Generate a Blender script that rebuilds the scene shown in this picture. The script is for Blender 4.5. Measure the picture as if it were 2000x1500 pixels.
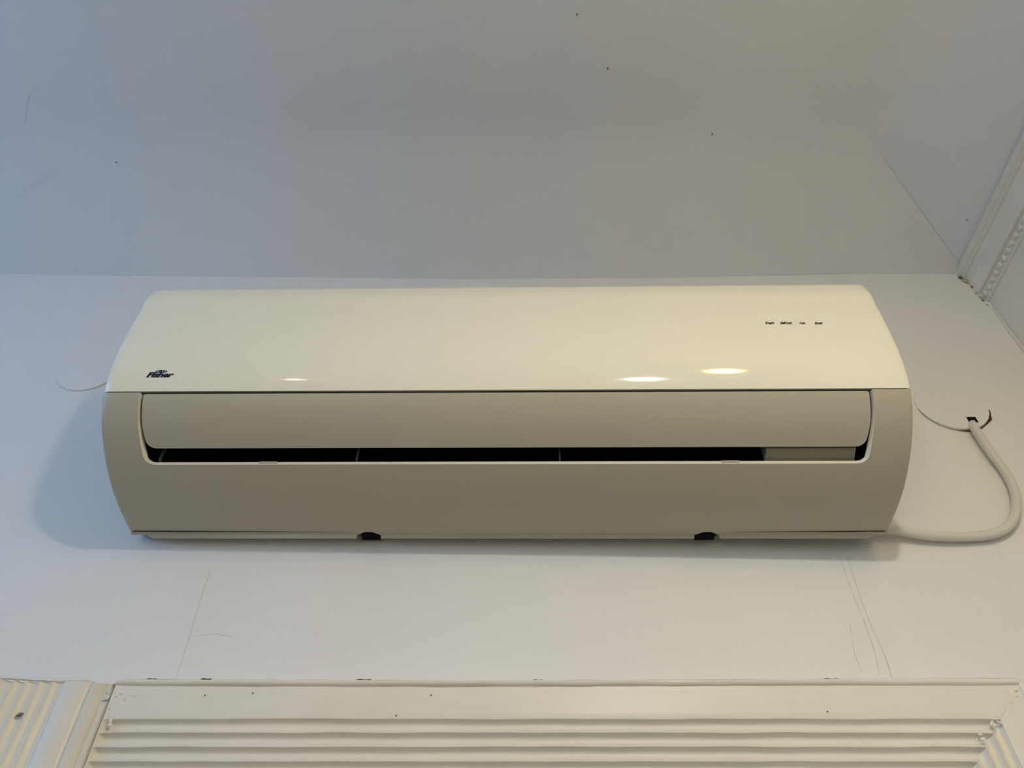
import bpy, bmesh, math, random
from mathutils import Vector, Matrix, noise
random.seed(4)
for o in list(bpy.data.objects): bpy.data.objects.remove(o, do_unlink=True)
C = bpy.context.scene.collection
PI = math.pi

# ------------------------------------------------------------------ camera, world, lights, exposure
CZ = 1.6                                   # eye height
PITCH = math.radians(46.4)
FP = 1500.0                                # focal length in pixels of a 2000 px wide frame
cd = bpy.data.cameras.new('camera'); cam = bpy.data.objects.new('camera', cd); C.objects.link(cam)
cam.location = (0, 0, CZ); cam.rotation_euler = (PI/2 + PITCH, 0, 0)
cd.sensor_width = 36; cd.lens = 36*FP/2000; cd.clip_start = 0.01
bpy.context.scene.camera = cam

w = bpy.data.worlds.new('world'); bpy.context.scene.world = w; w.use_nodes = True
w.node_tree.nodes['Background'].inputs[0].default_value = (0.55, 0.72, 1.0, 1)
w.node_tree.nodes['Background'].inputs[1].default_value = 0.15
vs = bpy.context.scene.view_settings
vs.view_transform = 'Standard'; vs.look = 'None'; vs.exposure = 0.0; vs.gamma = 1; vs.use_curve_mapping = False

def light(name, kind, loc, rot, energy, color, **kw):
    d = bpy.data.lights.new(name, kind); d.energy = energy; d.color = color
    for k, v in kw.items(): setattr(d, k, v)
    o = bpy.data.objects.new(name, d); C.objects.link(o); o.location = loc; o.rotation_euler = rot
    return o
# daylight through the window of the left wall
DAY = light('daylight', 'AREA', (-1.60, -0.20, CZ+0.52), (0, -PI/2, 0), 9.6, (0.20, 0.48, 1.0),
            shape='RECTANGLE', size=0.72, size_y=1.05)
SHADED = (1, 2)                                  # lamps with a small metal shade over the globe
# fill light added to lift the shadows, behind an added opening in the same wall
FILL = light('fill_rear', 'AREA', (-1.60, -2.75, CZ-0.42), (0, -PI/2, 0), 23.0, (0.94, 1.0, 0.70),
             shape='RECTANGLE', size=1.25, size_y=0.95)
WARM, NEUTRAL = (1.0, 0.68, 0.22), (1.0, 0.895, 0.76)
LAMPS = [  # x, y, z, radiance, radius : hanging globe lamps behind the photographer
    (0.465, -0.46, CZ+0.865, 58.0, 0.042, 'large globe pendant lamp behind the camera on the right'),
    (0.240, -0.25, CZ+0.690, 510.0, 0.024, 'small globe pendant lamp hanging lowest, just behind the camera'),
    (-0.990, -1.74, CZ+0.980, 30.0, 0.040, 'globe pendant lamp at the left of the room behind the camera'),
]

# ------------------------------------------------------------------ materials
def new_mat(name):
    m = bpy.data.materials.new(name); m.use_nodes = True
    nt = m.node_tree; b = nt.nodes['Principled BSDF']
    return m, nt, b
def paint(name, col, rough=0.75, spec=0.3, var=0.04, vscale=3.0, bump=0.3, bscale=140.0, stretch=(1, 1, 1), coat=0.0, dist=0.0006):
    m, nt, b = new_mat(name)
    N = nt.nodes.new; L = nt.links.new
    tc = N('ShaderNodeTexCoord'); mp = N('ShaderNodeMapping'); mp.inputs['Scale'].default_value = stretch
    L(tc.outputs['Object'], mp.inputs['Vector'])
    n1 = N('ShaderNodeTexNoise'); n1.inputs['Scale'].default_value = vscale; n1.inputs['Detail'].default_value = 5
    L(tc.outputs['Object'], n1.inputs['Vector'])
    rmp = N('ShaderNodeValToRGB')
    rmp.color_ramp.elements[0].position = 0.3; rmp.color_ramp.elements[1].position = 0.7
    lo = [max(0, c*(1-var)) for c in col]; hi = [min(1, c*(1+var)) for c in col]
    rmp.color_ramp.elements[0].color = (*lo, 1); rmp.color_ramp.elements[1].color = (*hi, 1)
    L(n1.outputs['Fac'], rmp.inputs['Fac']); L(rmp.outputs['Color'], b.inputs['Base Color'])
    n2 = N('ShaderNodeTexNoise'); n2.inputs['Scale'].default_value = bscale; n2.inputs['Detail'].default_value = 3
    L(mp.outputs['Vector'], n2.inputs['Vector'])
    bp = N('ShaderNodeBump'); bp.inputs['Strength'].default_value = bump; bp.inputs['Distance'].default_value = dist
    L(n2.outputs['Fac'], bp.inputs['Height']); L(bp.outputs['Normal'], b.inputs['Normal'])
    b.inputs['Roughness'].default_value = rough; b.inputs['Specular IOR Level'].default_value = spec
    b.inputs['Coat Weight'].default_value = coat
    return m
M_WALL = paint('wall_paint', (0.80, 0.79, 0.785), 0.7, 0.25, 0.018, 5, 0.5, 130, (.6, 1, 2.4))
M_CEIL = paint('ceiling_paint', (0.765, 0.77, 0.765), 0.85, 0.15, 0.02, 3, 0.2, 90)
M_TRIM = paint('trim_gloss_paint', (0.79, 0.75, 0.675), 0.38, 0.4, 0.03, 9, 0.35, 90, (0.35, 1, 2.5), dist=0.0008)
M_CORN = paint('cornice_paint', (0.74, 0.69, 0.60), 0.5, 0.3, 0.04, 12, 0.3, 110)
M_DIRT = paint('grimy_caulk', (0.20, 0.165, 0.115), 0.9, 0.1, 0.4, 60, 0.4, 300)
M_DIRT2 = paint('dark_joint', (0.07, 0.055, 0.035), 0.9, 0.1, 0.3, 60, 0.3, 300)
M_CRACK = paint('crack_line', (0.67, 0.655, 0.63), 0.9, 0.1, 0.2, 60, 0.3, 300)  # a little darker than the wall, for hairline cracks and joints
M_OLD = paint('old_cream_paint', (0.60, 0.50, 0.36), 0.6, 0.3, 0.15, 30, 0.4, 160)
M_FLOOR = paint('oak_floor_varnish', (0.23, 0.155, 0.095), 0.4, 0.4, 0.25, 6, 0.2, 60, (1, 12, 1))
M_DOOR = paint('door_paint', (0.66, 0.64, 0.58), 0.4, 0.4, 0.03, 4, 0.2, 60)
M_CABLE = paint('cable_pvc', (0.70, 0.685, 0.64), 0.42, 0.4, 0.03, 20, 0.1, 90)
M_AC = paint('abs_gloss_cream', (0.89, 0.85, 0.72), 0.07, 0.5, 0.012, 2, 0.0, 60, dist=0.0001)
M_ACL = paint('abs_satin_cream_shaded', (0.47, 0.43, 0.335), 0.24, 0.45, 0.015, 2, 0.02, 200, dist=0.0001)  # panel cream darkened, so the colour carries the shade of the lower parts
M_ACF = paint('abs_satin_flap_shaded', (0.465, 0.428, 0.338), 0.33, 0.4, 0.015, 2, 0.02, 200, dist=0.0001)  # same cream with the flap's shade put into its colour
M_LIP = paint('abs_lip_cream', (0.84, 0.80, 0.68), 0.2, 0.5, 0.01, 2, 0.0, 60)
M_CORE = paint('dark_chassis', (0.10, 0.095, 0.08), 0.6, 0.2, 0.1, 20, 0.1, 100)
M_BLACK = paint('black_duct', (0.006, 0.006, 0.006), 0.8, 0.1, 0.1, 20, 0.1, 100)
M_VANE = paint('grey_vane', (0.34, 0.31, 0.22), 0.5, 0.2, 0.05, 20, 0.0, 100)
M_INK = paint('navy_ink', (0.008, 0.010, 0.035), 0.4, 0.3, 0.1, 40, 0.0, 100)
M_INK2 = paint('black_ink', (0.02, 0.016, 0.012), 0.4, 0.3, 0.1, 40, 0.0, 100)
M_TEAL = paint('teal_ink', (0.012, 0.075, 0.12), 0.4, 0.3, 0.4, 600, 0.0, 100)
M_SHADE = paint('shade_metal', (0.30, 0.28, 0.24), 0.5, 0.4, 0.05, 10, 0.1, 60)
M_BLKC = paint('black_flex', (0.05, 0.045, 0.04), 0.6, 0.3, 0.1, 10, 0.1, 60)
M_WIN = paint('window_paint', (0.75, 0.75, 0.74), 0.4, 0.4, 0.02, 4, 0.1, 60)
def emis(name, col, s):
    m, nt, b = new_mat(name)
    b.inputs['Emission Color'].default_value = (*col, 1); b.inputs['Emission Strength'].default_value = s
    b.inputs['Base Color'].default_value = (0.8, 0.8, 0.8, 1)
    return m
def glass():
    m, nt, b = new_mat('window_glass')
    b.inputs['Transmission Weight'].default_value = 1; b.inputs['Roughness'].default_value = 0.0
    b.inputs['IOR'].default_value = 1.1
    return m
M_GLASS = glass()

# ------------------------------------------------------------------ helpers
def link(name, verts, faces, mat, parent=None, smooth=False):
    me = bpy.data.meshes.new(name); me.from_pydata([tuple(v) for v in verts], [], faces)
    me.validate(); me.update()
    bm = bmesh.new(); bm.from_mesh(me); bmesh.ops.recalc_face_normals(bm, faces=bm.faces); bm.to_mesh(me); bm.free()
    if smooth:
        for p in me.polygons: p.use_smooth = True
        try: me.set_sharp_from_angle(angle=math.radians(38))
        except Exception: pass
    me.materials.append(mat)
    o = bpy.data.objects.new(name, me); C.objects.link(o)
    if parent: o.parent = parent
    return o
class MB:
    def __init__(s): s.v = []; s.f = []
    def add(s, vs, fs):
        n = len(s.v); s.v += [Vector(v) for v in vs]; s.f += [[i+n for i in f] for f in fs]; return s
    def box(s, a, b):
        x0, y0, z0 = a; x1, y1, z1 = b
        return s.add([(x0,y0,z0),(x1,y0,z0),(x1,y1,z0),(x0,y1,z0),(x0,y0,z1),(x1,y0,z1),(x1,y1,z1),(x0,y1,z1)],
              [[0,3,2,1],[4,5,6,7],[0,1,5,4],[1,2,6,5],[2,3,7,6],[3,0,4,7]])
    def grid(s, rows, closed=False):
        n = len(s.v); m = len(rows[0])
        for r in rows: s.v += [Vector(p) for p in r]
        for i in range(len(rows)-1):
            for j in range(m-1 + (1 if closed else 0)):
                k = (j+1) % m
                s.f.append([n+i*m+j, n+i*m+k, n+(i+1)*m+k, n+(i+1)*m+j])
        return s
    def tube(s, pts, r, seg=12, caps=True):
        pts = [Vector(p) for p in pts]; rows = []
        up = Vector((0, 1, 0.02)); prev = None
        for i, p in enumerate(pts):
            t = (pts[min(i+1, len(pts)-1)]-pts[max(i-1, 0)]).normalized()
            if prev is None:
                a = t.cross(up); a = a if a.length > .01 else t.cross(Vector((1, 0, 0)))
            else: a = prev - t*prev.dot(t)
            a.normalize(); prev = a; b = t.cross(a)
            rr = r(i/(len(pts)-1)) if callable(r) else r
            rows.append([p + (a*math.cos(2*PI*k/seg)+b*math.sin(2*PI*k/seg))*rr for k in range(seg)])
        n = len(s.v); s.grid(rows, True)
        if caps:
            s.f.append([n+k for k in range(seg)][::-1]); e = n+(len(rows)-1)*seg; s.f.append([e+k for k in range(seg)])
        return s
    def lathe(s, prof, c, seg=32):
        rows = [[Vector(c)+Vector((r*math.cos(2*PI*k/seg), r*math.sin(2*PI*k/seg), z)) for k in range(seg)] for r, z in prof]
        return s.grid(rows, True)
    def build(s, name, mat, parent=None, smooth=False): return link(name, s.v, s.f, mat, parent, smooth)
def empty(name, loc=(0, 0, 0)):
    o = bpy.data.objects.new(name, None); C.objects.link(o); o.location = loc; o.empty_display_size = .05; return o
def tag(o, label=None, cat=None, group=None, kind=None):
    for k, v in (('label', label), ('category', cat), ('group', group), ('kind', kind)):
        if v: o[k] = v
    return o
def struct(o): o['kind'] = 'structure'; return o
def crom(P, n=10):
    P = [Vector(p) for p in P]; Q = [P[0]*2-P[1]] + P + [P[-1]*2-P[-2]]; out = []
    for i in range(1, len(Q)-2):
        for k in range(n):
            t = k/n; a, b, c, d = Q[i-1], Q[i], Q[i+1], Q[i+2]
            out.append(0.5*((2*b)+(c-a)*t+(2*a-5*b+4*c-d)*t*t+(3*b-a-3*c+d)*t**3))
    out.append(P[-1]); return out
def interp(x, xs, ys):
    if x <= xs[0]: return ys[0]
    for i in range(len(xs)-1):
        if x <= xs[i+1]:
            t = (x-xs[i])/(xs[i+1]-xs[i]); return ys[i]+(ys[i+1]-ys[i])*t
    return ys[-1]
cP, sP = math.cos(PITCH), math.sin(PITCH)
WY = 0.735                                  # back wall plane
def wall(px, py, y=WY):                     # measured point of the photograph -> point of the wall plane
    z = y*math.tan(PITCH+math.atan((750-py)/FP)); d = y*cP+z*sP
    return Vector(((px-1000)/FP*d, y, z+CZ))
def nz(x, y=0., z=0.): return noise.noise(Vector((x, y, z)))

# ------------------------------------------------------------------ room shell
RX, LX, FY = 0.745, -1.5, -3.6              # right wall, left wall, wall behind the camera
COVE, RISE = 0.217, 0.072
def zc_edge(x):                             # slightly wavy joint of wall and cove
    return CZ + interp(x, [-2.2, -.84, -.45, -.08, .25, .50, .70, .76], [1.031, 1.0312, 1.0235, 1.0184, 1.0225, 1.0318, 1.031, 1.028]) + 0.0006*nz(x*14)
def wall_mesh():
    b = MB(); xs = [LX + (RX-LX)*i/150 for i in range(151)]
    zs = [0, .9, 1.5] + [1.6+1.06*i/36 for i in range(37)]
    b.grid([[(x, WY + 0.0009*nz(x*4, z*4) + (0.0012*nz(x*1.7, z*2.3, 5)), z) for x in xs] for z in zs])
    return b
wb = struct(wall_mesh().build('wall_back', M_WALL, smooth=True))
def slab(name, a, b, mat): return struct(MB().box(a, b).build(name, mat))
slab('wall_right', (RX, FY, 0), (RX+.1, WY, CZ+1.2), M_CORN)
slab('wall_front', (LX, FY-.1, 0), (RX, FY, CZ+1.2), M_WALL)
slab('floor', (LX-.1, FY-.1, -.1), (RX+.1, WY+.1, 0), M_FLOOR)
# left wall with its window opening (outside the picture, gives the bluish daylight)
WY0, WY1, WZ0, WZ1 = -0.80, 0.40, CZ+.10, CZ+.94
lw = MB()
WY2, WY3, WZ2, WZ3 = -3.28, -2.22, CZ-1.10, CZ+.24  # unseen second window, added to let the fill light in
lw.box((LX-.12, FY, 0), (LX, WY2, CZ+1.2)); lw.box((LX-.12, WY3, 0), (LX, WY0, CZ+1.2)); lw.box((LX-.12, WY2, 0), (LX, WY3, WZ2)); lw.box((LX-.12, WY2, WZ3), (LX, WY3, CZ+1.2)); lw.box((LX-.12, WY1, 0), (LX, WY, CZ+1.2))
lw.box((LX-.12, WY0, 0), (LX, WY1, WZ0)); lw.box((LX-.12, WY0, WZ1), (LX, WY1, CZ+1.2))
struct(lw.build('wall_left', M_WALL))
for wn, (a0, a1, c0, c1) in (('window_1', (WY0, WY1, WZ0, WZ1)), ('fill_window', (WY2, WY3, WZ2, WZ3))):
    win = struct(empty(wn, (LX, (a0+a1)/2, c0)))
    fr = MB(); y0, y1, z0, z1 = a0-win.location.y, a1-win.location.y, 0, c1-c0
    for a, b in (((-.06, y0, z0), (.01, y0+.04, z1)), ((-.06, y1-.04, z0), (.01, y1, z1)), ((-.06, y0+.04, z0), (.01, y1-.04, z0+.04)), ((-.06, y0+.04, z1-.04), (.01, y1-.04, z1))): fr.box(a, b)
    fr.build('window_frame', M_WIN, win)

# ceiling: flat field with a shallow sloping cove along the back and right walls, mitred in the corner
def ceil_z(x, y):
    dB = max(0, WY-y); dR = max(0, RX-x)
    d = min(dB, dR)
    return d
b = MB()
nb = 90
xs = [LX + (RX-LX)*i/nb for i in range(nb+1)]
prof = [d*.0155 for d in range(20)]
def rise(d):
    e, c = .035, COVE
    def lo(u): return RISE*(.30*u/c + .70*(1-max(0, 1-u/c)**1.9))
    if d <= c-e: return lo(d)
    if d >= c+e: return RISE
    t = (d-(c-e))/(2*e); a = lo(c-e); m = (lo(c-e)-lo(c-e-.002))/.002*2*e
    return (2*t**3-3*t*t+1)*a + (t**3-2*t*t+t)*m + (-2*t**3+3*t*t)*RISE
def NF(d): return max(0, min(1, (prof[-1]-.02-d)/.06))
rows = []
for d in prof:
    row = []
    for x in xs:
        X = LX + (x-LX)*(RX-d-LX)/(RX-LX)
        e = zc_edge(X) - (CZ+1.03); k = 1-min(1, d/COVE)
        row.append((X, WY-d, CZ+1.03+e*k+rise(d)+0.0008*nz(X*6, d*9)*NF(d)))
    rows.append(row)
b.grid(rows)
rows = []
ys = [0, .02, .05, .1, .2, .4, .8, 1.2, 2, 3, 3.6]
LEN = WY-FY
for d in prof:
    row = []
    for i in range(61):
        s = i/60; s = s*s*.6+s*.4
        Y = (WY-d) + (FY-(WY-d))*s
        e = (zc_edge(RX)-(CZ+1.03))*(1-min(1, d/COVE))*max(0, 1-s*8)
        row.append((RX-d, Y, CZ+1.03+e+rise(d)+ (0.0008*nz((RX-d)*6, d*9) if i == 0 else 0.0008*nz((RX-d)*6, Y*5))*NF(d)))
    rows.append(row)
b.grid(rows)
dl = prof[-1]; zt = CZ+1.03+rise(dl)
b.add([(LX, FY, zt), (RX-dl, FY, zt), (RX-dl, WY-dl, zt), (LX, WY-dl, zt)], [[0, 1, 2, 3]])
ceil = struct(b.build('ceiling', M_CEIL, smooth=False))
for p in ceil.data.polygons: p.use_smooth = True
ceil.data.set_sharp_from_angle(angle=math.radians(14))
# faint raised bead of paint along the mitre
mb = MB()
mp = [Vector((RX-d, WY-d, CZ+1.03+rise(d)+0.0008*nz((RX-d)*6, d*9)-.0002)) for d in [i*.012+.01 for i in range(15)]]
mb.tube(mp, lambda t: .0013*(1-t)+.0004, 6); mb.build('mitre_bead', M_CEIL, ceil)

# cornice on the right wall (profile in x/z, runs along y)
cp = [(RX+.002, 1.034), (RX-.021, 1.034), (RX-.0215, 1.026), (RX-.019, 1.0225), (RX-.0165, 1.0215), (RX-.016, 1.018), (RX-.0125, 1.0165), (RX-.0115, 1.012),
      (RX-.0105, 1.008), (RX-.0100, .982), (RX-.0085, .9775), (RX-.0035, .976), (RX-.003, .958), (RX-.001, .9565), (RX+.002, .9565)]
b = MB(); yl = [WY-.0005-i*.012 for i in range(40)] + [0, -1, -2, FY]
b.grid([[(x + .0005*nz(y*30, z*40), y, CZ+z+.0004*nz(y*25, z*50, 3)) for x, z in cp] for y in yl])
corn = struct(b.build('trim_1', M_CORN, smooth=True))
bead = MB().lathe([(0, -.0058), (.0035, -.0045), (.0048, 0), (.0035, .0045), (0, .0058)], (0, 0, 0), 10)
b0 = bead.build('bead', M_CORN, corn, True); first = True
for i in range(60):
    y = WY-.010-i*.0132
    o = b0 if i == 0 else b0.copy()
    if i: C.objects.link(o); o.parent = corn
    o.location = (RX-.0035, y, CZ+.967+random.uniform(-.0006, .0006)); o.rotation_euler = (random.uniform(-.2, .2), 0, 0)
    o.scale = (1, random.uniform(.85, 1.1), random.uniform(.85, 1.1))
# grubby filler lumps where cornice and wall corner meet
for k, (px, py, r) in enumerate([(1876, 542, .0035), (1884, 548, .005), (1892, 552, .0035), (1899, 560, .0028), (1907, 571, .0026), (1915, 580, .003), (1920, 586, .002), (1928, 595, .0018)]):
    p = wall(px, py, WY-.002); mbb = MB()
    rows = [[p + Vector((math.cos(a)*math.sin(t), math.sin(a)*math.sin(t)*.5, math.cos(t)))*r*(1+.5*nz(a*2, t*3, k)) for a in [2*PI*i/8 for i in range(8)]] for t in [.1, .8, 1.5, 2.2, 3.0]]
    mbb.grid(rows, True).build('filler_lump', M_OLD if k % 3 else M_DIRT, corn, True)
# painted-over ridge in the corner between back and right wall
rp = [Vector((RX-.0015+.0012*nz(z*40), WY-.0015, z)) for z in [CZ+.2+i*.014 for i in range(54)]]
cr = MB().tube(rp, lambda t: .0022, 8).build('corner_filler', M_CORN, wb, True)
rp = [Vector((RX-.0045+.0015*nz(z*60, 2), WY-.0002, z)) for z in [CZ+.80+i*.008 for i in range(27)]]
MB().tube(rp, .0005, 5).build('crack', M_CRACK, wb)

# ------------------------------------------------------------------ door surround below the unit
def head_top(x): return interp(x, [-.52, -.45, -.40, -.37, -.2, 0, .25, .45, .50], [.3447, .3405, .3400, .3395, .3388, .3385, .3395, .3408, .3404])
W0 = .339
P = [(0.0, 0.0), (0.0, .0185), (.0008, .0205), (.0022, .0212), (.0038, .0208), (.0050, .0195), (.0056, .0180), (.0066, .0180)]
P += [(.012, .0182), (.020, .0183), (.030, .0182), (.0360, .0181), (.0368, .0178)]
FL0, PITCHF, DEP = .0370, .01262, .0068
def flute(k, s=0.0):
    out = []
    for i in range(10):
        t = i/10
        dpt = math.sin(PI*(t**0.72))**0.8*DEP if t > 0 else 0
        out.append((FL0+PITCHF*(k+t), .0180-dpt))
    return out
for k in range(5): P += flute(k)
E0 = FL0+5*PITCHF
P += [(E0, .0180), (E0+.012, .0178), (E0+.014, .0165), (E0+.014, 0)]
XL, XR = -.3800, .4905
def sweep_head():
    b = MB(); rows = []
    n = 120
    for i in range(-9, n+1):
        s = (i+9)/9*.010 if i <= 0 else .010+.990*i/n; row = []
        for v, d in P:
            xe = XR - v*1.0
            x = XL + (xe-XL)*s
            k = max(0, 1-v/.008)
            near = math.exp(-((x-xe)/.012)**2)
            if FL0 < v < E0: d = .0180-(.0180-d)*min(1, max(0, (x-XL-.0008-.0012*abs(nz(v*150)))/.0045))**.7
            z = W0 - v + (head_top(x)-W0)*k + .0006*nz(x*22, v*120) + near*.0007*nz(x*260, v*200, 2)
            dd = d + (.0003*nz(x*30, v*90, 8) + near*.0009*nz(x*180, v*180, 4) if d > 0 else 0)
            row.append((x, WY-dd, CZ+z))
        rows.append(row)
    b.grid(rows)
    rows = []
    for i in range(81):
        s = (i/80)**2; row = []
        for v, d in P:
            zt_ = CZ + W0 - v + (head_top(XR-v)-W0)*max(0, 1-v/.008); z = zt_*(1-s)
            near = math.exp(-((z-zt_)/.012)**2) if i else 0
            x = XR - v + .0005*nz(z*22, v*120, 7)
            if i == 0: # share the mitre
                xx = XR-v; nn = 1.0
                z = CZ + W0 - v + (head_top(xx)-W0)*max(0, 1-v/.008) + .0006*nz(xx*22, v*120) + .0007*nz(xx*260, v*200, 2)
                dd = d + (.0003*nz(xx*30, v*90, 8) + .0009*nz(xx*180, v*180, 4) if d > 0 else 0); x = xx
            else: dd = d + (.0003*nz(z*30, v*90, 9) + near*.0009*nz(z*180, v*180, 5) if d > 0 else 0)
            row.append((x, WY-dd, z))
        rows.append(row)
    b.grid(rows); return b
head = struct(sweep_head().build('trim_2', M_TRIM, smooth=True))
# left casing with upright flutes, and the half-round bead between both casings
Q = [(-.4045, .0150), (-.4060, .0165), (-.4085, .0182), (-.4200, .0184), (-.4296, .0182)]
for k in range(5):
    for i in range(10):
        t = i/10; tt = 1-t
        Q.append((-.4300-.01255*(k+t), .0180-(math.sin(PI*(t**0.75))**0.85*.0046 if t > 0 else 0)))
Q += [(-.49275, .0180), (-.515, .0178), (-.517, .016), (-.517, 0)]
b = MB(); rows = []
zt_ = CZ+.3415
for i in range(71):
    s = i/70; z = zt_ - .0015 if i == 0 else zt_-.004-(zt_-.004)*((i-1)/69)**2
    rows.append([(x+.0005*nz(z*18, x*90), WY-(d*(0.90 if i == 0 else 1) + (.0003*nz(z*25, x*200) if d > 0 else 0)), z + (interp(x, [-.52, -.47, -.42], [.003, 0, -.0005]) if i < 3 else 0)) for x, d in Q])
rows.insert(0, [(r[0], WY, r[2]+.0012) for r in rows[0]])
b.grid(rows); left = struct(b.build('trim_3', M_TRIM, smooth=True))
# plain strip covering the blind tops of the flutes
b = MB(); b.grid([[(x, WY-.0186+.0003*nz(x*60, z*30), CZ+z+interp(x, [-.52, -.47, -.42], [.003, 0, -.0005])) for x in [-.517+i*.0037 for i in range(31)]] for z in (.3415, .3408, .3399)])
b.build('top_strip', M_TRIM, left, True)
def halfround(name, x0, x1, dep, zt, mat, par, grooves=()):
    b = MB(); n = 18; rows = []
    for i in range(60):
        z = zt-.0002 if i == 0 else zt-(zt)*((i)/59)**2
        row = []
        for j in range(n+1):
            t = j/n; x = x0+(x1-x0)*t
            d = dep*(1-.16*t)*(1-abs(2*t-1)**9)
            for g, gw, gd in grooves: d -= gd*math.exp(-((x-g)/gw)**2)
            row.append((x+.0009*nz(z*25, t*2), WY-max(0, d)*(0.80 if i == 0 else 1)-.0010*nz(z*45, x*120), z-.0006*abs(nz(x*90, 1))))
        rows.append(row)
    rows.insert(0, [(r[0], WY, r[2]+.001) for r in rows[0]])
    return b.grid(rows).build(name, mat, par, True)
halfround('edge_bead', -.4072, -.3795, .0194, CZ+.3370, M_CORN, left, ((-.3905, .0016, .0028), (-.3860, .0012, .0012)))
# flaking caulk lines along the upper edges
def edge_line(x0, x1, off, rad, mat, par, seed=0, dep=.0195, n=90):
    pts = []
    for i in range(n+1):
        x = x0+(x1-x0)*i/n
        pts.append(Vector((x, WY-dep, CZ+head_top(x)+off+.0006*nz(x*35, seed)+.0003*nz(x*120, seed))))
    MB().tube(pts, lambda t: rad*max(.12, .7+.9*nz(t*13, seed+.5)), 5).build('caulk_line', mat, par, True)
edge_line(-.372, .489, -.0004, .00042, M_OLD, head, 1, .0196)
edge_line(-.372, .489, -.0058, .00050, M_OLD, head, 2, .0180)
edge_line(-.517, -.408, .0012, .0008, M_OLD, left, 3, .010)
for x0, x1, r in ((-.352, -.342, .0011), (-.300, -.289, .0012), (-.150, -.135, .0008), (.30, .315, .0006), (.02, .03, .0005)):
    pts = [Vector((x0+(x1-x0)*i/8, WY-.0190, CZ+head_top(x0)+.0003+.0003*math.sin(i))) for i in range(9)]
    MB().tube(pts, lambda t: r*.6*(math.sin(PI*t)**.5+.15), 6).build('paint_gap', M_BLACK, head)
# paint lumps on the mitred corners
random.seed(11)
for n_, (cx, cy, sx, sy, cnt) in enumerate([(225, 1360, 22, 14, 15), (213, 1400, 8, 30, 9), (1978, 1362, 10, 22, 14), (1948, 1408, 12, 12, 8), (1915, 1440, 8, 10, 5)]):
    for k in range(cnt):
        p = wall(cx+random.gauss(0, sx*.55), cy+random.gauss(0, sy*.55), WY-.0178); r = random.uniform(.0009, .0024)
        b = MB(); rows = [[p + Vector((math.cos(a)*math.sin(t), math.sin(a)*math.sin(t)*.45, math.cos(t)*.8))*r*(1+.5*nz(a*2, t*3, k)) for a in [2*PI*i/8 for i in range(8)]] for t in [.05, .8, 1.5, 2.2, 3.09]]
        b.grid(rows, True).build('paint_lump', M_OLD if random.random() < .25 else M_TRIM, left if cx < 1000 else head, True)
# nail marks and a dark dirt fleck
for px, py in ((494, 1354), (400, 1358), (842, 1358), (774, 1398), (1616, 1390)):
    p = wall(px, py, WY-.0183); MB().tube([p, p+Vector((0, -.0006, 0))], .0008, 7).build('nail_mark', M_DIRT, head)
p = wall(38, 1396, WY-.017); b = MB()
rows = [[p + Vector((math.cos(a)*math.sin(t)*1.7, math.sin(a)*math.sin(t)*.8, math.cos(t)*.8+math.cos(a)*.35*math.sin(t)))*.0021*(1+.7*nz(a, t*2, 3)) for a in [2*PI*i/10 for i in range(10)]] for t in [.05, .7, 1.3, 1.9, 2.5, 3.09]]
b.grid(rows, True).build('dirt_fleck', M_DIRT, left)
# the door leaf under the head (below the frame of the picture)
b = MB(); b.box((XL, WY-.008, 0), (XR-.114, WY-.001, CZ+W0-.114)); struct(b.build('door_1', M_DOOR))

# ------------------------------------------------------------------ hairline cracks and specks in the plaster
def crack(pts, r, ceiling=False, par=None):
    P3 = []
    for q in crom([(x, y, 0) for x, y in pts], 6):
        if ceiling:
            e = PITCH+math.atan((750-q.y)/FP)
            Z = 1.03; Y = Z/math.tan(e)
            for _ in range(12):
                d = WY-Y; Z = 1.03+rise(max(0, d))+(zc_edge(0)-(CZ+1.03))*(1-min(1, max(0, d)/COVE)); Y = Z/math.tan(e)
            dd = Y*cP+Z*sP; P3.append(Vector(((q.x-1000)/FP*dd+.0004*nz(q.x*.3), Y, CZ+Z)))
        else:
            p = wall(q.x, q.y, WY-.0003); p.x += .0006*nz(q.y*.2); P3.append(p)
    MB().tube(P3, r, 4).build('crack', M_CRACK, par)
for pts in ([(1640, 1085), (1662, 1150), (1690, 1220), (1710, 1280), (1717, 1320)], [(1655, 1085), (1678, 1160), (1703, 1225), (1728, 1280), (1745, 1335)],
            [(385, 1242), (418, 1238), (455, 1244)], [(412, 1110), (385, 1190), (368, 1250), (352, 1300), (340, 1335)], [(1660, 1220), (1668, 1270), (1682, 1310)],
            [(1130, 1105), (1180, 1098), (1240, 1100), (1300, 1107)]):
    crack(pts, .00022 if pts[0][0] != 1655 else .0003, False, wb)
for pts in ([(108, 325), (85, 345), (60, 360), (40, 372), (32, 390)], [(50, 245), (52, 210), (62, 180), (85, 162)], [(1740, 455), (1765, 459), (1795, 460)], [(1845, 520), (1862, 532), (1880, 543)], [(1850, 505), (1866, 522), (1883, 541)]):
    crack(pts, .0003, True, ceil)
for px, py in ((1127, 26), (1187, 132), (1391, 260), (675, 300), (227, 315), (1889, 428)):
    e = PITCH+math.atan((750-py)/FP); Z = 1.03+RISE; Y = Z/math.tan(e)
    if py > 256:
        for _ in range(15): Z = 1.03+rise(max(0, min(WY-Y, RX-(px-1000)/FP*(Y*cP+Z*sP)))); Y = Z/math.tan(e)
    dd = Y*cP+Z*sP; p = Vector(((px-1000)/FP*dd, Y, CZ+Z-.0008))
    MB().tube([p, p+Vector((.0002, .0022, 0))], .0011, 6).build('speck', M_DIRT, ceil)

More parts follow.
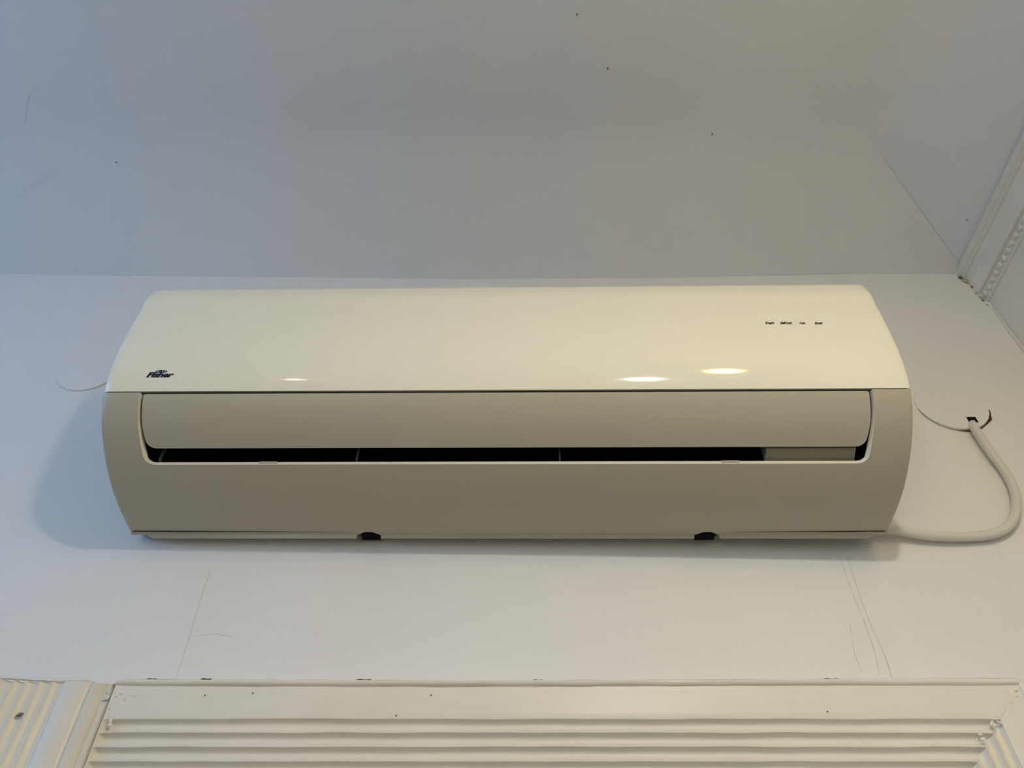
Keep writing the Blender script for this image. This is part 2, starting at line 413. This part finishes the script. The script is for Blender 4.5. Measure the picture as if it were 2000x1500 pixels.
# ------------------------------------------------------------------ painted-over round cover plates
def plate(cx, cz, r, t, tilt, notch=None, chip=None):
    b = MB(); n = 96
    ring = []
    for i in range(n):
        a = 2*PI*i/n; rr = r*(1+.004*nz(math.cos(a)*2, math.sin(a)*2, cx))
        if chip and chip[0] < math.degrees(a)-360*(a > PI) < chip[1]: rr += .0012*nz(a*14, 2)
        ring.append((math.cos(a)*rr, math.sin(a)*rr))
    def dep(x, z): return t + tilt*(x*.6-z*1.0)
    rows = [[(x*k, -(dep(x*k, z*k)-e), z*k) for x, z in ring] for k, e in ((1.0, 10), (1.0, .0004), (.992, 0), (.8, 0), (.5, 0), (.2, 0), (.01, 0))]
    rows[0] = [(x, .003, z) for x, z in ring]
    b.grid(rows, True)
    return b
def cover(px_c, r, t, tilt, label, **k):
    e = empty('wall_cover_plate', (px_c[0], WY, CZ+px_c[1]))
    tag(e, label, 'cover plate')
    plate(*px_c, r, t, tilt, **k).build('disc', M_WALL, e, True)
    return e
cvL = cover((-.598, .801), .0430, .0011, .006, 'painted-over round wall plate half hidden by the left end of the air conditioner')
cvR = cover((.5905, .7290), .0463, .0030, .042, 'painted-over round wall plate beside the right end with a cable coming out', chip=(-65, -5))
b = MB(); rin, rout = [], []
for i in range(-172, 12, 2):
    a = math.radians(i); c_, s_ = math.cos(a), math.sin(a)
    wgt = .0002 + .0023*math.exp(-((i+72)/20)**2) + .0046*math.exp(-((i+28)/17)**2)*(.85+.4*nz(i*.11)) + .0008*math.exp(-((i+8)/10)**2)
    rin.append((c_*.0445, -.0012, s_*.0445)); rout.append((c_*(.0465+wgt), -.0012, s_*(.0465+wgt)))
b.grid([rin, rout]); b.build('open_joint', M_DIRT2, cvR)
b = MB(); rin = [(math.cos(math.radians(i))*.0425, -.0012, math.sin(math.radians(i))*.0425) for i in range(-150, -30, 4)]
rout = [(math.cos(math.radians(i))*.0434, -.0009, math.sin(math.radians(i))*.0434) for i in range(-150, -30, 4)]
b.grid([rin, rout]); b.build('open_joint', M_CRACK, cvL)
h = wall(1897, 826, WY)
hx, hz = h.x-.5905, h.z-CZ-.7290
b = MB(); b.box((hx-.0062, -.0060, hz-.004), (hx+.0052, -.0052, hz+.0052)); b.build('cable_hole', M_BLACK, cvR)
# ------------------------------------------------------------------ power cable
cpts = [(1897, 826, .001, ), (1903, 836, -.008), (1914, 853, -.010), (1938, 888, -.009), (1962, 920, -.008), (1978, 950, -.008), (1985, 980, -.008), (1981, 1010, -.008), (1964, 1032, -.008), (1935, 1044, -.008),
        (1895, 1048, -.008), (1850, 1048, -.009), (1800, 1044, -.010), (1760, 1037, -.012), (1725, 1031, -.014), (1690, 1026, -.016)]
cable = MB().tube(crom([wall(x, y, WY+d) for x, y, d in cpts], 10), .0056, 14).build('power_cable', M_CABLE, None, True)
tag(cable, 'thick off-white cable looping from the round wall plate to behind the unit', 'cable')

# ------------------------------------------------------------------ air conditioner
T = [556, 559, 563, 568, 600, 640, 682, 705, 731, 762, 790, 820, 865, 895, 930, 963, 1003, 1041, 1045]
TF = [.5560, .5485, .5445, .5415, .5400, .5403, .5424, .5447, .5487, .5553, .5637, .5742, .5926, .6073, .6258, .6456, .6745, .7075, .7110]
TZ = [.7480, .7435, .7370, .7271, .6945, .6583, .6246, .6073, .5907, .5738, .5607, .5489, .5345, .5257, .5170, .5106, .5056, .5030, .5028]
def hermite(t, xs, ys):
    n = len(xs); i = max(0, min(n-2, next((k-1 for k in range(1, n) if t <= xs[k]), n-2)))
    def m(k):
        if k == 0: return (ys[1]-ys[0])/(xs[1]-xs[0])
        if k == n-1: return (ys[-1]-ys[-2])/(xs[-1]-xs[-2])
        h0, h1 = xs[k]-xs[k-1], xs[k+1]-xs[k]; d0, d1 = (ys[k]-ys[k-1])/h0, (ys[k+1]-ys[k])/h1
        return (d0*h1+d1*h0)/(h0+h1)
    hh = xs[i+1]-xs[i]; s = (t-xs[i])/hh
    return (2*s**3-3*s*s+1)*ys[i]+(s**3-2*s*s+s)*hh*m(i)+(-2*s**3+3*s*s)*ys[i+1]+(s**3-s*s)*hh*m(i+1)
X0, AY, AZ = -.0083, .64, .60               # pivot of the unit, relative to the eye
def prof_pt(t, off=0.0):
    F, Z = hermite(t, T, TF), hermite(t, T, TZ)
    F1, Z1 = hermite(min(t+.5, 1045), T, TF), hermite(min(t+.5, 1045), T, TZ)
    F0, Z0 = hermite(t-.5, T, TF), hermite(t-.5, T, TZ)
    tx, tz = F1-F0, Z1-Z0; L = math.hypot(tx, tz); n = (tz/L, -tx/L)     # outward normal
    if n[0] > 0 and abs(n[0]) > abs(n[1]): n = (-n[0], -n[1])
    return F+n[0]*off, Z+n[1]*off
def S(x, t, off=0.0):
    F, Z = prof_pt(t, off); return Vector((x, F-AY, Z-AZ))
ac = empty('air_conditioner', (X0, AY, CZ+AZ))
fw = Vector((0, cP, sP)); up = Vector((0, -sP, cP))
ax = (Vector((1, 0, 0)) + up*.0046 - fw*.0240).normalized()
ac.rotation_mode = 'QUATERNION'; ac.rotation_quaternion = Vector((1, 0, 0)).rotation_difference(ax)
tag(ac, 'long white split air conditioner mounted high on the wall above the door head', 'air conditioner')
HW = .4200
def frange(a, b, n): return [a+(b-a)*i/n for i in range(n+1)]
# front panel: curved sheet with thickness and softened ends
def end_x(t): return HW - .0013*0
b = MB(); ts = frange(556, 568, 12) + frange(569.5, 761.3, 64)
xs = [-HW+.0, -HW+.0008, -HW+.003, -HW+.01] + frange(-.38, .38, 20) + [HW-.01, HW-.003, HW-.0008, HW]
def drop(x):
    d = HW-abs(x); return -.0016*max(0, 1-d/.003)**2
outer = [[S(x, t, drop(x)) for x in xs] for t in ts]
inner = [[S(x, t, -.0045) for x in xs] for t in ts]
top = [[Vector((p.x, .60-AY, .7545-AZ)) for p in outer[0]], [Vector((p.x, .575-AY, .7535-AZ)) for p in outer[0]]]
outer = top + outer
nr = len(outer); b.grid(outer + [outer[-1]] + inner[::-1])
b.grid([[r[0] for r in outer[2:]], [r[0] for r in inner]]); b.grid([[r[-1] for r in outer[2:]], [r[-1] for r in inner]])
panel = b.build('front_panel', M_AC, ac, True)
# chassis behind: profile inset, closed, reaching back to the wall bracket
b = MB(); ring = [prof_pt(t, -.0055) for t in frange(560, 1040, 60)]
ring = [(.728, .7535), (.60, .7535)] + ring + [(.722, .515), (.728, .520)]
for sx in (-1, 1): pass
r0 = [Vector((-.4150, f-AY, z-AZ)) for f, z in ring]; r1 = [Vector((.4150, f-AY, z-AZ)) for f, z in ring]
n = len(ring); b.add(r0+r1, [])
# leave the outlet region open: faces between t in opening are skipped
tl = [None, None] + frange(560, 1040, 60) + [None, None]
for i in range(n):
    j = (i+1) % n
    if tl[i] and tl[j] and 770 < tl[i] < 906: continue
    b.f.append([i, j, n+j, n+i])
b.f.append(list(range(n))[::-1]); b.f.append(list(range(n, 2*n)))
core = b.build('chassis', M_CORE, ac)
# end caps: cream cheeks between cover and wall
for sx in (-1, 1):
    ring2 = [prof_pt(t, -.001) for t in frange(558, 1043, 70)]; ring2 = [(.730, .7530), (.60, .7540)] + ring2 + [(.730, .5180)]
    a = [Vector((sx*.4192, f-AY, z-AZ)) for f, z in ring2]; c = [Vector((sx*.4155, f-AY, z-AZ)) for f, z in ring2]; n = len(ring2)
    b = MB(); b.add(a+c, [list(range(n)), list(range(n, 2*n))[::-1]] + [[i, (i+1) % n, n+(i+1) % n, n+i] for i in range(n)])
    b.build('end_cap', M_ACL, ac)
# lower cover with the outlet opening and two finger notches
OX, TB = .3810, 906.5
def ox(t):
    if t <= 770: return OX
    r = 17.0; c = TB-r; v = OX - .0035*((t-770)/130)**2.2
    if t <= c: return v
    k = min(1, (t-c)/r); return v - .0105*(1-math.sqrt(max(0, 1-k*k)))
NOT = [(-.1640, -.1390, -.1560, -.1470), (.2105, .2365, .2190, .2285)]      # wide at the edge, narrow above
b = MB()
tsA = frange(763.2, 766, 2) + frange(767, 889, 50) + frange(890, TB, 20)
for sx in (-1, 1):
    rows = []
    for t in tsA:
        o = ox(t); row = []
        for k in (0, .004, .03, .1, .5, 1):
            x = HW - (HW-o)*k; row.append(S(sx*x, t, drop(x)))
        rows.append(row)
    b.grid(rows)
    b.grid([[Vector((p[0].x, p[0].y+.004, p[0].z+.001)) for p in rows]] + [[p[0] for p in rows]])
    # top edge return
    b.grid([rows[0], [p+Vector((0, .004, .0005)) for p in rows[0]]])
xx = frange(-ox(TB), ox(TB), 60)
xsl = [-HW, -HW+.0008, -HW+.003, -HW+.01] + xx + [HW-.01, HW-.003, HW-.0008, HW]
tsB = [TB, TB+1.0, TB+2.2] + frange(912, 1035, 40)
rows = [[S(x, t, drop(x)) for x in xsl] for t in tsB]; b.grid(rows)
# last band 1035..1045, split at the notches
cuts = [-HW, NOT[0][0], NOT[0][1], NOT[1][0], NOT[1][1], HW]
cutu = [-HW, NOT[0][2], NOT[0][3], NOT[1][2], NOT[1][3], HW]
TN = 1039.0
rows = [[S(x, t, drop(x)) for x in cutu] for t in (1035, 1037, TN)]; b.grid(rows)
for i in (0, 2, 4):
    rr = []
    for k in range(5):
        u = k/4; t = TN+(1044.5-TN)*u
        xa, xb = cutu[i]+(cuts[i]-cutu[i])*u, cutu[i+1]+(cuts[i+1]-cutu[i+1])*u
        rr.append([S(xa+(xb-xa)*j/10, t, 0) for j in range(11)])
    rr.append([p+Vector((0, .0005, .004)) for p in rr[-1]])
    b.grid(rr)
# thin walls round each notch
for n0, n1, u0, u1 in NOT:
    path = [S(n0, 1044.5), S(u0, TN), S(u1, TN), S(n1, 1044.5)]
    b.grid([path, [p+Vector((0, .0008, .004)) for p in path]])
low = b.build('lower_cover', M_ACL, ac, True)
# opening outline, used for lip and duct
loop = [(-ox(t), t) for t in tsA] + [(x, TB) for x in xx[1:-1]] + [(ox(t), t) for t in tsA[::-1]]
def inward(x, t):
    side = max(0, min(1, (abs(x)-(ox(TB)-.001))/.010)) if t < TB-1e-6 or abs(x) > ox(TB)-.002 else 0
    s = -1 if x > 0 else 1
    kb = max(0, min(1, (t-840)/60))
    return Vector((s*.0026*side*(.25+.75*kb), .0006*(1-side)+.0025*side, .0049*(1-side)+.0012*side))
def lipn(x, t):
    P0 = S(x, t); return P0
la = [S(x, t) for x, t in loop]
lb = []
for x, t in loop:
    cx = OX-.0145; k = 0.0
    ang = 0 if t >= TB-1e-6 and abs(x) < ox(TB)-.001 else None
    r = 17.0; c = TB-r
    if t <= c: a = PI/2
    else: a = PI/2*(1-((t-c)/r)**1.3)
    if abs(x) < ox(TB)+1e-6 and t >= TB-1e-6: a = 0
    sgn = -1 if x > 0 else 1
    kb = .25+.75*max(0, min(1, (t-800)/90))
    off = Vector((sgn*.0030*math.sin(a)*kb, .0012*math.cos(a)+.0045*math.sin(a), .0046*math.cos(a)+.0020*math.sin(a)))
    lb.append(S(x, t)+off)
m1 = [p+Vector((0, .0003, .0002)) for p in la]
lc = [p+Vector((0, .0035, .0004)) for p in lb]
b = MB(); b.grid([la, lb]); lipo = b.build('outlet_lip', M_LIP, ac, True)
b = MB(); b.grid([lb, lc]); b.build('outlet_inner_rim', M_VANE, ac, True)
# dark air duct
ld = [Vector((p.x*(1.0 if abs(p.x) < .3 else .998), p.y+.055, p.z+.045)) for p in lc]
b = MB(); b.grid([lc, ld])
nL = len(ld); half = len(tsA)
b.add(ld, [list(range(nL))])
b.add([lc[0], lc[-1], ld[-1], ld[0]], [[0, 1, 2, 3]])
duct = b.build('air_duct', M_BLACK, ac)
# vertical separators seen in the slot, and a pale motor housing at the right
def vane(x, wd, par, mat=M_VANE, y0=.004, y1=.030, dz=.0):
    a = S(x, 880); b = MB()
    p = Vector((x, a.y+y0, a.z-.008+dz)); b.add([p+Vector((-wd, 0, 0)), p+Vector((wd, 0, 0)), p+Vector((wd, y1, .0)), p+Vector((-wd, y1, 0)),
        p+Vector((-wd, 0, .020)), p+Vector((wd, 0, .020)), p+Vector((wd, y1, .030)), p+Vector((-wd, y1, .030))],
        [[0, 3, 2, 1], [4, 5, 6, 7], [0, 1, 5, 4], [1, 2, 6, 5], [2, 3, 7, 6], [3, 0, 4, 7]])
    return b.build('vane', mat, par)
M_VD = paint('dark_vane', (0.12, 0.115, 0.09), 0.5, 0.2, 0.05, 20, 0.0, 100)
for x in (-.3640, -.1540, .0600): vane(x, .0007, duct, M_VD, .012, .004, .006)
b = MB()
q0, q1 = S(.273, 874), S(.3675, 874)
b.add([(.2745, q0.y+.0075, q0.z+.0040), (.3665, q0.y+.0075, q0.z+.0040), (.3665, q0.y+.0230, q0.z-.0030), (.2745, q0.y+.0230, q0.z-.0030),
       (.2745, q0.y+.0075, q0.z+.022), (.3665, q0.y+.0075, q0.z+.022), (.3665, q0.y+.0230, q0.z+.022), (.2745, q0.y+.0230, q0.z+.022)],
      [[0, 3, 2, 1], [4, 5, 6, 7], [0, 1, 5, 4], [1, 2, 6, 5], [2, 3, 7, 6], [3, 0, 4, 7]])
b.build('motor_housing', M_VANE, duct)
# louvre flap
FX = .3772
def fx(t):
    r = 15.0; c = 875-r; v = FX - .0050*max(0, (t-800)/75)**2*1.0 - .0015*max(0, (785-t)/20)**2*0
    if t < 768.5: v -= .002*(1-(t-766.3)/2.2)
    if t <= c: return v
    k = min(1, (t-c)/r); return v - .0090*(1-math.sqrt(max(0, 1-k*k)))
tf = frange(766.3, 768.5, 3) + frange(770, 859, 40) + frange(860, 875, 16)
def flap_off(t): return -.0006 + 0*t
def row_f(t, o): 
    f = fx(t); return [S(f*u, t, o) for u in frange(-1, 1, 24)]
b = MB(); R0 = [row_f(t, flap_off(t)) for t in tf]; R1 = [row_f(t, flap_off(t)-.0030) for t in tf]
b.grid([R1[0]] + R0 + R1[::-1]); b.grid([[r[0] for r in R0], [r[0] for r in R1]]); b.grid([[r[-1] for r in R0], [r[-1] for r in R1]])
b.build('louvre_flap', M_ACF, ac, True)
# two retaining clips on the lip
for xa in (-.2470, .2370):
    b = MB(); a = S(xa, TB); 
    b.box((xa-.0095, a.y-.0004, a.z+.0010), (xa+.0095, a.y+.0030, a.z+.0044))
    c_ = b.build('clip', M_ACL, ac)
    mod = c_.modifiers.new('bevel', 'BEVEL'); mod.width = .0006; mod.segments = 2
# rear tray: strip seen under the cover edge, broken at the notches
F0 = .7115-AY
b = MB()
segs = [(-.395, NOT[0][0]-.001), (NOT[0][1]+.001, NOT[1][0]-.001), (NOT[1][1]+.001, .397)]
for a, c in segs:
    ra = 0.012 if a < -.39 else 0; rc = .016 if c > .39 else 0
    z0, z1 = .5055-AZ, .4988-AZ
    b.grid([[(a-ra, F0-.0025, .5042-AZ), (c+rc, F0-.0025, .5042-AZ)], [(a-ra*.5, F0-.001, .5015-AZ), (c+rc*.6, F0-.001, .5015-AZ)], [(a, F0+.0005, z1), (c, F0+.0005, z1)], [(a, .728-AY, .5125-AZ), (c, .728-AY, .5125-AZ)], [(a, .7285-AY, .54-AZ), (c, .7285-AY, .54-AZ)]])
    for xe in (a, c): b.add([(xe, F0-.0025, .5042-AZ), (xe, F0+.0005, z1), (xe, .728-AY, .5125-AZ), (xe, .728-AY, .5160-AZ)], [[0, 1, 2, 3]])
b.build('rear_tray', M_ACL, ac)
for n0, n1, u0, u1 in NOT:
    b = MB(); b.box((n0+.002, F0+.004, .5075-AZ), (n1-.002, .727-AY, .516-AZ)); b.build('finger_notch', M_BLACK, ac)
# hanging bracket between the unit and the wall
b = MB(); b.box((-.33, .726-AY, .55-AZ), (.33, .748-AY, .72-AZ)); b.build('mounting_bracket', M_CORE, ac)

# printed words and emblem, wrapped on the curved panel
def wrap_text(s, px0, px1, ybase, hpx, mat, name, par, shear=0.0, bold=0.0, lift=.00022, order=None, slab=False):
    cu = bpy.data.curves.new('t', 'FONT'); cu.body = s; cu.shear = shear; cu.offset = bold; cu.resolution_u = 3
    ob = bpy.data.objects.new('t', cu); C.objects.link(ob)
    dg = bpy.context.evaluated_depsgraph_get(); dg.update()
    me = bpy.data.meshes.new_from_object(ob.evaluated_get(dg)); bpy.data.objects.remove(ob)
    vx = [v.co.x for v in me.vertices]; x0, x1 = min(vx), max(vx); H = .70
    for v in me.vertices:
        px = px0+(v.co.x-x0)/(x1-x0)*(px1-px0); t = ybase-v.co.y/H*hpx
        v.co = S(pxx(px, t), t, lift)
    me.materials.clear(); me.materials.append(mat)
    o = bpy.data.objects.new(name, me); C.objects.link(o); o.parent = par
    return o
def pxx(px, t):     # x on the unit for a measured pixel column
    F, Z = hermite(t, T, TF), hermite(t, T, TZ); d = F*cP+Z*sP; u = (px-1000)/FP
    # (X0 + x*ax.x)/(d - .04 x) = u
    return (u*d - X0)/(1+u*.024)
wrap_text('Fisher', 288.5, 343.5, 733.0, 9.4, M_INK, 'brand_lettering', panel, shear=.5, bold=.055)
def ell(name, cx, cy, rx, ry, mat, lift, hole=None, par=None):
    n = 32; b = MB(); outer_ = [S(pxx(cx+rx*math.cos(2*PI*i/n), cy), cy-ry*math.sin(2*PI*i/n), lift) for i in range(n)]
    if hole:
        inn = [S(pxx(cx+rx*hole*math.cos(2*PI*i/n), cy), cy-ry*(hole-.12)*math.sin(2*PI*i/n), lift) for i in range(n)]
        b.grid([outer_, inn], True)
    else: b.add(outer_, [list(range(n))])
    return b.build(name, mat, par)
ell('emblem', 318.8, 721.8, 11.6, 2.7, M_TEAL, .00022, .72, panel)
ell('emblem', 317.2, 721.9, 3.6, 2.0, M_INK, .0003, None, panel)
ell('emblem', 323.3, 722.0, 1.5, 1.3, M_INK, .0003, None, panel)
# small fin left of the emblem
b = MB(); b.add([S(pxx(304, 724.3), 724.3, .0003), S(pxx(309, 722.8), 722.8, .0003), S(pxx(329, 724.6), 724.6, .0003), S(pxx(312, 725.0), 725.0, .0003)], [[0, 1, 2, 3]])
b.build('emblem', M_TEAL, panel)
for s, a, c, yb in (('fresh', 1497, 1514, 637.4), ('defrost', 1526, 1549, 637.4), ('run', 1564, 1575, 637.8), ('timer', 1593, 1609.5, 638.2)):
    wrap_text(s, a, c, yb, 5.2, M_INK2, 'indicator_word', panel, bold=.035)

# ------------------------------------------------------------------ pendant lamps behind the camera
CT = CZ+1.03+RISE
for i, (x, y, z, pw, r, lab) in enumerate(LAMPS):
    e = empty('pendant_lamp', (x, y, CT)); tag(e, lab, 'lamp', 'pendant lamps over the room')
    dz = z-CT
    MB().lathe([(0, 0), (.035, -.001), (.035, -.008), (.006, -.014), (0, -.014)], (0, 0, 0), 24).build('ceiling_rose', M_SHADE, e, True)
    MB().tube([(0, 0, -.012), (0, 0, dz+r+.03)], .003, 8).build('flex', M_BLKC, e)
    MB().lathe([(0, .034), (.012, .033), (.017, .026), (.017, 0), (0, 0)], (0, 0, dz+r*.93), 20).build('lamp_cap', M_SHADE, e, True)
    if i in SHADED:
        MB().lathe([(.017, .030), (.030, .027), (.052, .010), (.062, .000), (.060, .000), (.050, .008), (.029, .0245), (.017, .027)], (0, 0, dz), 32).build('shade', M_SHADE, e, True)
    mg = emis('glowing_globe', WARM if i == 0 else NEUTRAL, pw)
    MB().lathe([(0.0004, -r)] + [(r*math.sin(PI*k/14), -r*math.cos(PI*k/14)) for k in range(1, 14)] + [(0.0004, r)], (0, 0, dz), 28).build('globe', mg, e, True)
